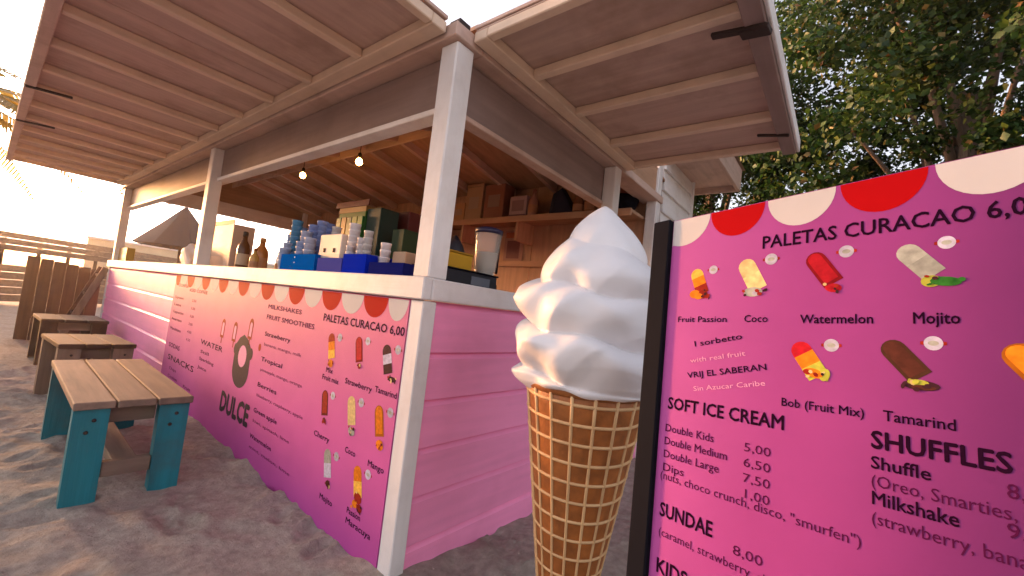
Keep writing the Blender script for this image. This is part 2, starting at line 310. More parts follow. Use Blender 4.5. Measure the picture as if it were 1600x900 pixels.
def gradient_print(name, stops, ax_u, ax_v, off):
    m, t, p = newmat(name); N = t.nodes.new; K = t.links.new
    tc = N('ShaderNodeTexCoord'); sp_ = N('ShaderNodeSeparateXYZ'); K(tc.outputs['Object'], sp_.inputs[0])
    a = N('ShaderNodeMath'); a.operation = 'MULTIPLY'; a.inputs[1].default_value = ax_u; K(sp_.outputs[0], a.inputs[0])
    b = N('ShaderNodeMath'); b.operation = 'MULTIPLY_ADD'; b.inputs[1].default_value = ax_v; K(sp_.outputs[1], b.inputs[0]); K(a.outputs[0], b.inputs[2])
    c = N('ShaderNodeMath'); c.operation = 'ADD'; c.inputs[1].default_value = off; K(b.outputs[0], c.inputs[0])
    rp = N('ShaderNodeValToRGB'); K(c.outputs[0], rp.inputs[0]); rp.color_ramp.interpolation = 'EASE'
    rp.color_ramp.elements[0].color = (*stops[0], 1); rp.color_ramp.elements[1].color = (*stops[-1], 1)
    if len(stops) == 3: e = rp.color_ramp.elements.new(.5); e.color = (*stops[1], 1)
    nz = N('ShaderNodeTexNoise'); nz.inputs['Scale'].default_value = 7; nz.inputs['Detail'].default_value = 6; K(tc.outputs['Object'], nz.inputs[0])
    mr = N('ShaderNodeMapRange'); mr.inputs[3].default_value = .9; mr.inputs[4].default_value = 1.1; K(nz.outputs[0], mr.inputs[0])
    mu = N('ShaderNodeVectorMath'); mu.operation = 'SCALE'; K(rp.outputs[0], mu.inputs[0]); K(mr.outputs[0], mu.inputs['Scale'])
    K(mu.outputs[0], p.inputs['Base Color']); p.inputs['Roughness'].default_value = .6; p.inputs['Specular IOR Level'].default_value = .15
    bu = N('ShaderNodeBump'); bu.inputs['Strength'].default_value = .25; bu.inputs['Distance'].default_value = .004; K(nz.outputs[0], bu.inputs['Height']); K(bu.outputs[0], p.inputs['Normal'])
    return m
def sheet(name, u0, u1, v0, v1, m, parent, nu, nv, wob=.0):   # slightly wavy printed sheet with thickness
    bm = bmesh.new(); F = []; B = []
    for i in range(nu+1):
        for j in range(nv+1):
            u, v = u0+(u1-u0)*i/nu, v0+(v1-v0)*j/nv
            F.append(bm.verts.new((u, -v, 0))); B.append(bm.verts.new((u, -v, -.006)))
    for i in range(nu):
        for j in range(nv):
            a = i*(nv+1)+j; q = (a, a+1, a+nv+2, a+nv+1)
            bm.faces.new([F[k] for k in q]); bm.faces.new([B[k] for k in q[::-1]])
    n1 = nv+1
    def side(seq):
        for p, q in zip(seq, seq[1:]): bm.faces.new((F[p], F[q], B[q], B[p]))
    side([i*n1 for i in range(nu+1)]); side([i*n1+nv for i in range(nu+1)]); side(list(range(nv+1))); side([nu*n1+j for j in range(nv+1)])
    return finish(name, bm, m, parent)
def mini_popsicle(par, cx, cy, s, rot, body, extra=None, stick=True, sticker=True, nm='printed_popsicle'):
    if isinstance(body, tuple):          # banded popsicle
        k = len(body)
        o = flat(nm, capsule(cx, cy, .036*s, .075*s, rot), PC[body[0]], par, .001)
        for i, b in enumerate(body[1:], 1):
            t = -.0375*s+.075*s*i/k; ce = (cx+(t+.0375*s)/2*math.cos(rot), cy+(t+.0375*s)/2*math.sin(rot)); ln = .0375*s-t
            c_, s_ = math.cos(rot), math.sin(rot); hw = .018*s
            flat('printed_band', [(ce[0]+x*c_-y*s_, ce[1]+x*s_+y*c_) for x, y in ((-ln/2, -hw), (ln/2, -hw), (ln/2, hw), (-ln/2, hw))], PC[b], o, .001+.0003*i)
    else: o = flat(nm, capsule(cx, cy, .036*s, .075*s, rot), PC[body], par, .001)
    if not isinstance(body, tuple): flat('printed_core', capsule(cx-.002*s*math.cos(rot), cy-.002*s*math.sin(rot), .025*s, .066*s, rot), PC[body], o, .0016); o.data.materials[0] = PD[body]
    c1, s1 = math.cos(rot), math.sin(rot)
    if sticker:
        s *= .86; sx, sy = cx+.046*s, cy-.034*s
        st = flat('printed_badge', ell(sx, sy, .014*s, .014*s), PC['lilac'], par, .001); flat('badge_print', ell(sx, sy, .008*s, .005*s), PC['grey'], st, .0014)
        flat('badge_print', [(sx-.019*s, sy-.003*s), (sx-.014*s, sy-.004*s), (sx-.014*s, sy+.004*s), (sx-.019*s, sy+.003*s)], PC['berry'], st, .0012)
        flat('badge_print', [(sx+.019*s, sy-.003*s), (sx+.014*s, sy-.004*s), (sx+.014*s, sy+.004*s), (sx+.019*s, sy+.003*s)], PC['berry'], st, .0012)
    if extra:
        for i_, (dx, dy, rx, ry, rt, cn) in enumerate(extra): flat('printed_fruit', ell(cx+dx*s, cy+dy*s, rx*s, ry*s, n=14, rot=rt), PC[cn], par, .0022+.0004*i_)
        for i_ in range(7):
            dx, dy, rx, ry, rt, cn = random.choice(extra); flat('printed_fruit_bit', ell(cx+(dx+random.uniform(-1, 1)*rx)*s, cy+(dy+random.uniform(-1, 1)*ry)*s, random.uniform(.003, .006)*s, random.uniform(.002, .005)*s, n=7, rot=random.uniform(0, 3)), PC[random.choice([cn, cn, 'dark', 'cream', 'berry'])], par, .004+.0004*i_)
    return o
# ------------------------------------------------------------------ banner on the kiosk front
BAN = frame((-.0275, 3.2, .98), (0, -1, 0), (0, 0, 1))
banner = thing('menu_banner', 'long pink and purple printed menu banner fixed along the kiosk front under the counter', 'banner', mw=BAN)
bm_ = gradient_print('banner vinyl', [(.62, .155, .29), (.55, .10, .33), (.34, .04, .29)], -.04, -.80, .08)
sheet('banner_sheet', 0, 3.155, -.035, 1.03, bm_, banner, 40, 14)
for k in range(9):
    for c0, m_ in ((3.02-.36*k, PWH), (2.84-.36*k, RED)):
        a, b = max(0.004, c0), min(3.15, c0+.178)
        if b-a < .05: continue
        flat('printed_scallop', ell((a+b)/2, -.033, (b-a)/2, .088, 0, math.pi, 14), m_, banner, .001)
T = lambda s, u0, v, size, u1=None, m=INK2, bold=.012, **k: text(s, banner, u0, v, size, m, u1, bold, **k)
T('PALETAS CURACAO 6,00', 2.52, .108, .05, 3.148, INK, .02)
T('MILKSHAKES', 1.89, .10, .035, 2.30, INK2); T('FRUIT SMOOTHIES', 1.89, .16, .036, 2.45, INK2, .02)
for k, (a, b) in enumerate((('Strawberry', 'banana, mango, milk'), ('Tropical', 'pineapple, mango, orange'), ('Berries', 'blueberry, raspberry, apple'), ('Green apple', 'kiwi, spinach, lime'), ('Watermelon', 'mint, melon, lime'))):
    T(a, 1.90, .255+.143*k, .034, 1.90+(.32, .27, .25, .30, .28)[k], INK, .015); T(b, 1.91, .31+.143*k, .024, 2.36+.05*(k % 3), INK2, .0)
for k, (s, u0, v, u1, z) in enumerate((('COFFEE', .10, .06, .38, .035), ('ICED COFFEE', .42, .085, .84, .035), ('Espresso', .06, .16, .30, .03), ('Latte', .06, .22, .26, .03), ('Cappuccino', .06, .28, .36, .03), ('Americano', .06, .34, .34, .03), ('Macchiato', .06, .42, .36, .03),
      ('SODAS', .10, .56, .40, .05), ('WATER', .86, .44, 1.30, .05), ('Still', .88, .50, 1.06, .03), ('Sparkling', .88, .55, 1.18, .03), ('Juice', .88, .61, 1.06, .03), ('SNACKS', .12, .66, .80, .06), ('Chips', .2, .73, .4, .03), ('Cookies', .2, .79, .46, .03), ('Fruit', .62, .80, .80, .03))):
    T(s, u0, v, z, u1, INK if z > .04 else INK2, .012)
for k in range(6): T(('2,50', '3,00', '3,50', '3,00', '4,00', '4,50')[k], .52, .16+.06*k, .028, .62, INK2, 0)
T('DULCE', 1.385, .785, .165, 1.85, PC['navy'], .055)
em = flat('printed_emblem', ell(1.63, .50, .125, .105, 0, math.pi, 12)+[(1.505, .36), (1.56, .31), (1.62, .285), (1.69, .31), (1.75, .36)], PC['navy'], banner, .001)
flat('emblem_cutout', ell(1.632, .415, .062, .066), PALE, em, .0016); flat('emblem_drop', ell(1.86, .33, .018, .022), PC['berry'], banner, .001)
for ux, vx in ((1.25, .285), (1.46, .285), (1.70, .24)):
    e = flat('emblem_popsicle', capsule(ux, vx, .062, .125, math.pi/2+.05), PC['berry'], banner, .001); flat('emblem_popsicle_centre', capsule(ux, vx+.004, .034, .085, math.pi/2+.05), PALE, e, .0014)
    flat('emblem_stick', [(ux-.007, vx+.06), (ux+.007, vx+.06), (ux+.007, vx+.10), (ux-.007, vx+.10)], PC['berry'], banner, .001)
for px_, py_ in ((1.515, .385), (1.75, .385)): flat('emblem_arm', ell(px_, py_, .03, .035), PC['navy'], banner, .0008)
D = math.pi/2
mini_popsicle(banner, 2.63, .215, 1.55, D-.25, ('berry', 'orange', 'yellow'), [(.01, .06, .016, .014, 0, 'orange')])
mini_popsicle(banner, 2.855, .20, 1.45, D-.25, 'red', [(.015, .055, .010, .010, 0, 'berry')])
mini_popsicle(banner, 3.06, .21, 1.55, D-.3, ('dark', 'lilac', 'dark'), [(.035, .055, .02, .008, 0, 'dark')])
mini_popsicle(banner, 2.64, .475, 1.5, D-.2, 'berry', [(.012, .06, .013, .009, .3, 'berry')])
mini_popsicle(banner, 2.86, .46, 1.6, D-.25, ('cream', 'cream'), [(.014, .06, .018, .013, .2, 'grey')])
mini_popsicle(banner, 3.06, .455, 1.6, D-.25, 'orange', [(.016, .065, .018, .014, .2, 'orange')])
mini_popsicle(banner, 2.73, .72, 1.6, D-.25, ('grey', 'lilac'), [(.018, .06, .014, .010, .2, 'brown')])
mini_popsicle(banner, 2.97, .72, 1.6, D-.25, ('orange', 'yellow'), [(.012, .045, .02, .015, .2, 'berry'), (.0, .065, .014, .012, 0, 'orange'), (.025, .07, .014, .012, 0, 'berry')])
for s, a, b, v in (('Mix', 2.61, 2.67, .338), ('Fruit mix', 2.585, 2.73, .375), ('Strawberry', 2.78, 2.985, .358), ('Tamarind', 3.005, 3.15, .35), ('Cherry', 2.58, 2.72, .635), ('Coco', 2.85, 2.93, .635), ('Mango', 3.02, 3.13, .64), ('Mojito', 2.70, 2.81, .88), ('Passion', 2.92, 3.02, .86), ('Maracuya', 2.92, 3.10, .90)):
    T(s, a, v, .034, b, INK, .015)
# sand caught on the lower edge: small loose clods
# ------------------------------------------------------------------ free standing menu sign
SO = Vector((-.11636548, -.97929536, 1.24704278)); SH = Vector((-.28718896, -.95443025, .0811505)); SV = Vector((-.1061935, -.05247277, -.99295999))
SG = frame(SO, SH, -SV)
sign = thing('menu_sign', 'pink printed menu sign board in a black stand beside the ice cream cone', 'sign', mw=SG)
sg = gradient_print('sign vinyl vignette', [(.44, .082, .31), (.32, .046, .225), (.125, .017, .11)], 1.7, -.30, -.04)  # pink to purple print, with vignette darkening painted in toward the lower right
SWD = .86
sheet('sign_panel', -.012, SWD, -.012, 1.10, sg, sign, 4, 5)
for u0, m_ in ((-.045, PWH), (.078, RED), (.190, PWH), (.303, RED), (.417, PWH), (.530, RED), (.642, PWH), (.755, RED)):
    a = max(u0, -.012); flat('printed_scallop', ell(u0+.052, -.011, .0535, .058, 0, math.pi, 18) if u0 > 0 else [(-.011, -.011)]+[q for q in ell(u0+.058, -.011, .062, .062, 0, math.pi, 18) if q[0] > -.011]+[(-.011, .049)], m_, sign, .001)
T2 = lambda s, u0, v, size, u1=None, m=INK, bold=.012, **k: text(s, sign, u0, v, size, m, u1, bold, **k)
T2('PALETAS CURACAO 6,00', .179, .082, .034, .513, INK, .02)
T2('Fruit Passion', .014, .221, .017, .120, INK); T2('Coco', .152, .221, .019, .194, INK); T2('Watermelon', .245, .223, .021, .342, INK, .02); T2('Mojito', .385, .223, .023, .433, INK, .025)
T2('Bob (Fruit Mix)', .218, .363, .019, .330, INK, .012); T2('Tamarind', .351, .363, .021, .424, INK, .012)
T2('I sorbetto', .056, .272, .016, .153, INK, .01, rot=.20); T2('with real fruit', .050, .305, .013, .16, PALE, .0, rot=.2)
T2('VRIJ EL SABERAN', .046, .336, .016, .198, INK, .012, rot=.20); T2('Sin Azucar Caribe', .060, .360, .013, .196, PALE, 0, rot=.2)
T2('SOFT ICE CREAM', .004, .402, .033, .224, INK, .03)
for k, (s, u1, pz) in enumerate((('Double Kids', .106, '5,00'), ('Double Medium', .132, '6,50'), ('Double Large', .118, '7,50'), ('Dips', .050, '1,00'))):
    T2(s, .002, .448+.0255*k, .021, u1, INK2, .006); T2(pz, .160, .450+.0255*k, .021, .205, INK2, 0)
T2('(nuts, choco crunch, disco, "smurfen")', -.002, .541, .021, .325, INK2, -.002)
T2('SUNDAE', .002, .610, .036, .112, INK, .03); T2('8,00', .148, .622, .022, .197, INK2, 0); T2('(caramel, strawberry, chocolate)', .003, .646, .021, .275, INK2, 0)
T2('KIDS CUP', .002, .712, .036, .14, INK, .03)
T2('SHUFFLES', .336, .403, .034, .470, INK, .035); T2('Shuffle', .336, .431, .024, .399, INK, .02); T2('8,50', .463, .431, .024, .50, INK2, 0.005)
T2('(Oreo, Smarties, M&M)', .336, .4555, .023, .526, INK2, 0); T2('Milkshake', .336, .479, .025, .423, INK, .02); T2('9,50', .461, .475, .024, .50, INK2, .005); T2('(strawberry, banana, choco)', .336, .505, .023, .560, INK2, 0)
mini_popsicle(sign, .058, .135, 0.75, D-.35, ('yellow', 'orange', 'berry'), [(-.012, .042, .018, .014, 0, 'orange'), (.016, .044, .016, .014, 0, 'berry'), (.002, .05, .014, .010, 0, 'orange'), (.03, .05, .008, .008, 0, 'berry')])
mini_popsicle(sign, .162, .130, 0.88, D-.45, ('cream', 'cream'), [(.006, .045, .022, .012, 0, 'grey'), (.014, .048, .010, .006, 0, 'lilac'), (.034, .042, .006, .003, -.5, 'dark')])
mini_popsicle(sign, .276, .130, 0.84, D-.55, 'red', [(.022, .048, .016, .010, .1, 'red')])
mini_popsicle(sign, .393, .131, 0.77, D-.65, ('grey', 'grey'), [(.020, .048, .016, .013, 0, 'lime'), (.042, .050, .024, .010, .12, 'green'), (.030, .044, .008, .006, .3, 'green')])
mini_popsicle(sign, .256, .283, 0.84, D-.55, ('red', 'orange', 'lime'), [(.014, .030, .020, .010, .3, 'orange'), (.0, .028, .008, .006, .3, 'berry'), (.018, .034, .005, .004, .3, 'berry'), (.034, .032, .010, .014, .3, 'lime')])
mini_popsicle(sign, .374, .274, 0.81, D-.65, 'brown', [(.026, .05, .028, .010, .03, 'dark'), (.022, .045, .016, .006, .03, 'lime'), (.03, .054, .018, .005, .0, 'brown')])
mini_popsicle(sign, .492, .277, 0.88, D-.6, 'orange', [(.02, .05, .018, .014, 0, 'orange')])
mini_popsicle(sign, .60, .131, 0.84, D-.6, ('red', 'cream'), [(.02, .05, .016, .010, 0, 'red')]); mini_popsicle(sign, .61, .277, 0.84, D-.6, 'brown', [(.02, .05, .02, .010, 0, 'cream')]); mini_popsicle(sign, .73, .131, 0.84, D-.6, 'orange', [(.02, .05, .016, .010, 0, 'lime')])
box('frame_post', (-.058, -1.262, -.03), (-.0135, .014, .012), M['black'], sign, .003); box('frame_post', (SWD+.0015, -1.262, -.03), (SWD+.045, .014, .012), M['black'], sign, .003)
box('frame_rail', (-.0133, -1.15, -.028), (SWD+.0013, -1.11, .008), M['black'], sign, .003)
for u_ in (-.036, SWD+.023): bar('rear_leg', (u_, -.02, -.034), (u_, -1.19, -.42), .03, .03, M['black'], sign)
# ------------------------------------------------------------------ giant soft ice cream cone
CX, CY = .205, -.625
cone = thing('ice_cream_cone_display', 'giant soft ice cream cone model with white swirl standing on the sand', 'ice cream model', (CX, CY, 0))
def lerp(tab, z):
    return float(np.interp(z, [a for a, _ in tab], [b for _, b in tab]))
# swirl: a thick coil winding up to a point
ZT, ZB = 1.405, .800
PR = [(.80, .185), (.815, .212), (.84, .240), (.88, .258), (.94, .262), (1.02, .258), (1.10, .245), (1.15, .222), (1.20, .185), (1.26, .142), (1.32, .095), (1.37, .050), (1.395, .022), (1.405, .006)]
nz, nth = 150, 144
verts = []; turns = 4.3
for i in range(nz+1):
    z = ZB+(ZT-ZB)*(i/nz); Rz = lerp(PR, z); fz = (z-ZB)/(ZT-ZB)
    for j in range(nth):
        th = 2*math.pi*j/nth
        ph = fz*turns+th/(2*math.pi)+.15          # coil phase (whole turns)
        f = ph % 1.
        coil = math.sin(math.pi*f)**.7            # round coil with tight groove
        top = min(1, (1-fz)*2.0)
        amp = .21*top*min(1, fz*9+.25)
        pl_ = math.sin(4*th-15.0*fz+1.1*math.sin(th+5*fz))       # nozzle pleats running slantwise
        ridge = (.024*pl_+.034*(.8-1.7*abs(math.sin(2*th-9*fz+.9*math.sin(2*th)))**.75)+.016*math.sin(9*th+26*fz))*top*min(1, fz*6+.3)
        fold = (.040*math.sin(3*th+13*fz+.8)+.022*math.sin(7*th-21*fz+2*math.sin(2*th)))*top
        low = .03*math.sin(6*th+1)*max(0, 1-fz*7)
        r_ = Rz*(1.03-amp*(1-coil)+ridge+fold+low)
        dz = -.04*(1-coil)*(amp/.21)*.6+.010*math.sin(5*th+9*fz)*top-.014*max(0, 1-fz*8)*(1+math.sin(5*th+.7))
        lean = .010*fz
        verts.append((r_*math.cos(th)+lean, r_*math.sin(th), z+dz))
faces = [(i*nth+j, i*nth+(j+1) % nth, (i+1)*nth+(j+1) % nth, (i+1)*nth+j) for i in range(nz) for j in range(nth)]
faces.append(tuple(range(nth))[::-1]); faces.append(tuple(nz*nth+j for j in range(nth)))
me = bpy.data.meshes.new('ice_cream_swirl'); me.from_pydata(verts, [], faces); me.polygons.foreach_set('use_smooth', [True]*len(me.polygons))
me.materials.append(mat('white fibreglass swirl', (.80, .77, .78), .5, .03, (5, 5, 5), .35, (16, 16, 16), (.64, .56, .50), .28, bdist=.006)); me.update()
sw = link(bpy.data.objects.new('ice_cream_swirl', me), cone)
def cr(z): return .066+(.196-.066)*(z/.80)
M['waffle'] = mat('toasted waffle', (.28, .088, .018), .5, .4, (26, 26, 26), .6, (60, 60, 60), (.19, .06, .016), .6)
M['ridge'] = mat('waffle ridge', (.68, .42, .20), .5, .15, (14, 14, 14), .3, (70, 70, 70), (.46, .22, .09), .5)
lathe('waffle_cone', [(cr(z), z) for z in np.linspace(.0, .80, 17)], M['waffle'], cone, n=64)
ncol, nrow = 18, 14
for k in range(ncol):
    a = 2*math.pi*k/ncol+.07; pts = []
    for z in np.linspace(.005, .79, 12):
        t = a-.16*z; r_ = cr(z)+.0005; pts.append((r_*math.cos(t), r_*math.sin(t), z))
    tube('waffle_ridge', pts, [.0036+.0020*i/11 for i in range(12)], M['ridge'], cone, 6)
for k in range(nrow):
    z0 = .02+.755*((k/(nrow-1))**1.0); pts = []
    for i in range(49):
        t = 2*math.pi*i/48; z = z0+.010*math.sin(t*1+1.); r_ = cr(z)+.0005; pts.append((r_*math.cos(t), r_*math.sin(t), z))
    tube('waffle_ridge', pts, (.0036+.0020*k/nrow), M['ridge'], cone, 6)
lathe('cone_rim', [(cr(.785)-.002, .782), (cr(.785)+.005, .788), (cr(.79)+.006, .800), (cr(.80)+.002, .812)], M['waffle'], cone, n=64)
lathe('base_plate', [(.17, -.03), (.17, .012), (.16, .018), (.06, .020)], M['black'], cone, n=40)
# ------------------------------------------------------------------ benches
def bench(label, x0, x1, y0, y1, h, rz=0, teal='teal_z', top='grey_y', nplank=3, apron=True):
    cx_, cy_ = (x0+x1)/2, (y0+y1)/2; W2, L2 = (x1-x0)/2, (y1-y0)/2
    t = thing('wooden_bench', label, 'bench', (cx_, cy_, 0), rz, 'wooden benches along the kiosk front')
    pw = 2*W2/nplank
    for k in range(nplank): box('seat_plank', (-W2+k*pw+.003, -L2-.004*k, h-.032), (-W2+(k+1)*pw-.003, L2+.003*k, h), M[top], t, .004)
    for sx in (-1, 1):
        for sy in (-1, 1):
            xa = sx*(W2-.066)
            prism('leg', [(xa-.058, h-.033), (xa+.058, h-.033), (xa+.056, -.03), (xa-.056, -.03)], 1, sy*(L2-.05)-.028, sy*(L2-.05)+.028, M[teal], t)
    for sy in (-1, 1):
        box('end_apron', (-W2+.125, sy*(L2-.10)-.016, h-.115), (W2-.125, sy*(L2-.10)+.016, h-.034), M['grey_x'], t); box('end_stretcher', (-W2+.125, sy*(L2-.05)-.02, .09), (W2-.125, sy*(L2-.05)+.02, .155), M['grey_x'], t)
    for sx in (-1, 1):
        for dz in (.05, .10): lathe('bolt', [(.008, 0), (.008, .004), (.004, .006)], M['iron'], t, n=8).matrix_local = Matrix.Translation((sx*(W2-.066)-.02*(dz > .07)+.01, -(L2-.05)-.028, h-.033-dz)) @ Matrix.Rotation(R(90), 4, 'X')
    box('long_stretcher', (-.045, -L2+.075, .10), (.045, L2-.075, .145), M['grey_y'], t)
    return t
bench('weathered plank bench with teal legs, nearest of the benches by the kiosk', -.757, -.338, 1.20, 2.36, .43, R(-1))
b2 = bench('second wooden bench behind the nearest teal legged bench', -.70, -.28, 2.93, 3.55, .45, R(4), 'grey_z', 'brown_x', 3)
b3 = bench('dark short bench farthest along the kiosk by the wooden screen', -.66, -.17, 4.75, 5.35, .45, R(2), 'brown_z', 'brown_x', 3)
# ------------------------------------------------------------------ things on the front counter
CT = 1.0965
def on_counter(px, py=418, x=.2): p = at(px, py, 0, x); return p
def px_h(px, py, x): return at(px, py, 0, x)
def cbox(name, label, cat, px0, px1, pytop, x, mcol, depth=.14, z0=CT, group=None, rough=.6, lid=None, parts=True):
    a, b = at(px0, pytop, 0, x), at(px1, pytop, 0, x); y0, y1 = sorted((a.y, b.y)); h = (a.z+b.z)/2-z0
    t = thing(name, label, cat, (x+depth/2, (y0+y1)/2, z0), 0, group); wy = (y1-y0)/2
    m_ = plain(name+' '+label[:18], mcol, rough, var=.1)
    box('body', (-depth/2, -wy, 0), (depth/2, wy, h), m_, t, .004)
    box('printed_band', (-depth/2-.0012, -wy*.98, h*.30), (-depth/2-.0002, wy*.98, h*.52), plain(name+' band '+label[:12], tuple(min(1, .55*c+.12) for c in mcol), .6), t, 0)
    if lid: box('lid', (-depth/2-.004, -wy-.004, h), (depth/2+.004, wy+.004, h+.012), plain(name+' lid', lid, .5), t, .002)
    return t, h, wy, m_
def cup_stack(label, px, pytop, x, r_, col, group=None, z0=CT, cat='cup stack', alpha=None, name='cup_stack'):
    p = at(px, pytop, 0, x); h = p.z-z0; n = max(3, int(h/.032))
    t = thing(name, label, cat, (x, p.y, z0), 0, group); m_ = plain(name+' plastic %.2f %.2f' % (col[0], px), tuple(x*.85 for x in col), .45, spec=.2)
    lathe('cup', [(r_*.72, 0), (r_*.97, .075), (r_, .08)], m_, t)
    for k in range(1, n):
        z = h*k/n; lathe('cup', [(r_*.90, z), (r_*.97, z+h/n*.7), (r_*1.03, z+h/n*.75), (r_*1.03, z+h/n*.98)], m_, t, cap=True)
    return t
def bottle(label, px, pytop, x, r_, col, capcol, z0=CT, name='bottle', group=None):
    p = at(px, pytop, 0, x); h = p.z-z0; t = thing(name, label, 'bottle', (x, p.y, z0), 0, group)
    lathe('body', [(r_*.95, 0), (r_, .01), (r_, h*.55), (r_*.85, h*.66), (r_*.4, h*.78), (r_*.36, h*.88)], plain(name+' body %d' % px, col, .25), t)
    lathe('label', [(r_*1.015, h*.16), (r_*1.015, h*.44)], plain('bottle label %d' % px, (.50, .40, .28) if px % 2 else (.42, .20, .10), .7), t, cap=False)
    lathe('cap', [(r_*.42, h*.88), (r_*.42, h*.98), (r_*.3, h)], plain(name+' cap %d' % px, capcol, .4), t); return t
XF = .16
t, h, wy, _ = cbox('cardboard_box', 'tall cream cardboard box on the front counter behind the middle post', 'box', 328, 366, 352, XF, (.52, .38, .29), .16)
box('flap', (-.08, -wy-.0, h), (-.074, wy, h+.04), plain('card flap', (.5, .36, .27), .7), t)
bottle('dark brown syrup bottle on the counter beside the cream box', 385, 362, XF+.05, .045, (.12, .05, .02), (.05, .03, .02))
bottle('orange brown squeeze bottle left of the blue cups', 412, 372, XF+.1, .05, (.45, .16, .04), (.5, .2, .05)); bottle('small white bottle at the left foot of the blue cups', 436, 393, XF-.04, .014, (.75, .72, .72), (.7, .7, .7))
bottle('short amber jar bottle near the dark syrup bottle', 400, 388, XF-.02, .03, (.55, .3, .08), (.3, .1, .03))
def tray(label, px0, px1, pytop, x, col, dep=.16):
    a, b = at(px0, pytop, 0, x), at(px1, pytop, 0, x); y0, y1 = sorted((a.y, b.y)); h = (a.z+b.z)/2-CT; wy = (y1-y0)/2
    t = thing('cup_bin', label, 'bin', (x+dep/2, (y0+y1)/2, CT), 0, 'blue bins of cups on the front counter'); m_ = plain('bin '+label[:14], col, .9, spec=0)
    box('floor', (-dep/2, -wy, 0), (dep/2, wy, .008), m_, t, .001)
    for s in (-1, 1): box('side_panel', (s*dep/2-.004, -wy, .0085), (s*dep/2+.004, wy, h), m_, t, .001); box('side_panel', (-dep/2+.0045, s*(wy-.004)-.004, .0085), (dep/2-.0045, s*(wy-.004)+.004, h), m_, t, .001)
    return t
tray('bright blue cup bin on the left of the counter', 441, 494, 397, XF-.06, (.0, .085, .40)); tray('blue violet cup bin under the white carton', 498, 536, 403, XF-.06, (.06, .065, .30)); tray('royal blue cup bin right of the white carton', 538, 574, 397, XF-.07, (.004, .02, .40)); tray('dark blue low cup bin nearest the corner post', 578, 632, 410, XF-.07, (.008, .012, .12))
Z1 = CT+.01
for k, (px, py, x, c) in enumerate(((452, 380, XF, (.42, .48, .66)), (466, 345, XF+.03, (.10, .30, .52)), (480, 362, XF, (.45, .50, .68)), (505, 346, XF+.09, (.28, .36, .66)), (492, 352, XF+.05, (.22, .30, .62)), (458, 368, XF+.10, (.20, .34, .62)), (473, 356, XF+.12, (.30, .36, .64)), (515, 350, XF+.13, (.20, .28, .60)), (446, 388, XF-.03, (.40, .50, .72)), (486, 372, XF-.02, (.50, .54, .70)), (473, 378, XF-.03, (.34, .44, .70)))):
    cup_stack(('stubby pale blue cup stack at the left end of the blue bin', 'tall teal blue cup stack in the blue bin', 'pale lilac cup stack in the middle of the blue bin', 'tallest blue cup stack behind the white carton', 'blue cup stack between the teal stack and the white carton', 'short mid blue cup stack behind the stubby pale stack', 'lavender blue cup stack behind the teal stack', 'deep blue cup stack just behind the white carton', 'shortest pale cup stack at the very left of the blue bin', 'whitish blue cup stack at the right front of the blue bin', 'light blue cup stack at the front middle of the blue bin')[k], px, py, x, .034, c, 'stacked paper cups', Z1)
t, h, wy, m_ = cbox('cup_carton', 'white carton with two small printed dots standing in the violet bin', 'carton', 502, 535, 366, XF-.03, (.66, .60, .54), .10, Z1)
for s in (-1, 1): box('printed_dot', (-.052, s*wy*.45-.012, h*.55), (-.0505, s*wy*.45+.012, h*.55+.024), INK, t, 0)
for k, (px, py, x, c, r_) in enumerate(((556, 350, XF, (.76, .73, .76), .030), (577, 361, XF, (.66, .62, .60), .024), (543, 372, XF+.02, (.64, .58, .56), .026), (604, 380, XF, (.78, .72, .76), .026), (590, 400, XF, (.30, .32, .5), .02), (566, 372, XF-.02, (.70, .66, .68), .022), (548, 384, XF-.03, (.74, .70, .72), .022), (527, 355, XF+.10, (.66, .62, .62), .028))):
    cup_stack(('tallest white cup stack on the counter', 'cream cup stack just right of the tallest white stack', 'short white cup stack beside the white carton', 'white cup stack standing alone near the corner post', 'very short greyish blue cup stack near the corner post', 'slim white cup stack in front of the tallest white stack', 'low white cup stack at the left front of the royal blue bin', 'white cup stack poking up behind the white carton')[k], px, py, x, r_, c, 'stacked paper cups', Z1)
cbox('small_box', 'small tan box on the counter next to the corner post', 'box', 614, 634, 393, XF+.02, (.45, .30, .20), .1)
# behind: display boxes on the inner rail side
t, h, wy, _ = cbox('snack_display', 'green snack display box with red header behind the cups', 'display box', 531, 572, 330, .55, (.012, .11, .008), .2, .95)
[box('snack_pack', (-.118, -wy+wy*2*q/5+.004, h*(.45 if q % 2 else .35)), (-.1015, -wy+wy*2*(q+1)/5-.004, h*.93), plain('snack pack %d' % q, ((.02, .16, .02), (.10, .20, .02), (.01, .08, .03), (.30, .14, .02), (.03, .14, .05))[q], .5), t, .003) for q in range(5)]; box('header_card', (-.105, -wy-.03, h+.03), (-.095, wy+.05, h+.075), plain('header red', (.12, .008, .005), .6), t); box('stripe', (-.102, -wy, h-.01), (.1, wy, h+.03), plain('stripe tan', (.38, .2, .06), .5), t, .002)
cbox('drink_carton', 'dark green carton right of the snack display', 'carton', 575, 596, 325, .56, (.004, .032, .024), .15, .95); cbox('drink_carton', 'dark red carton behind the short cup stacks', 'carton', 600, 640, 332, .75, (.08, .006, .006), .15, .95); cbox('drink_carton', 'small green carton close behind the corner post', 'carton', 614, 632, 358, .6, (.012, .045, .012), .12, .95)
# rear stand for those boxes
box_ = thing('prep_table', 'wooden prep table inside the kiosk behind the counter', 'table', (.75, 1.3, 0))
box('table_top', (-.24, -1.0, .91), (.24, 1.4, .9495), M['tan_y'], box_)
for sx in (-.2, .2):
    for sy in (-.95, 1.35): box('leg', (sx-.025, sy-.025, .071), (sx+.025, sy+.025, .909), M['tan_z'], box_)
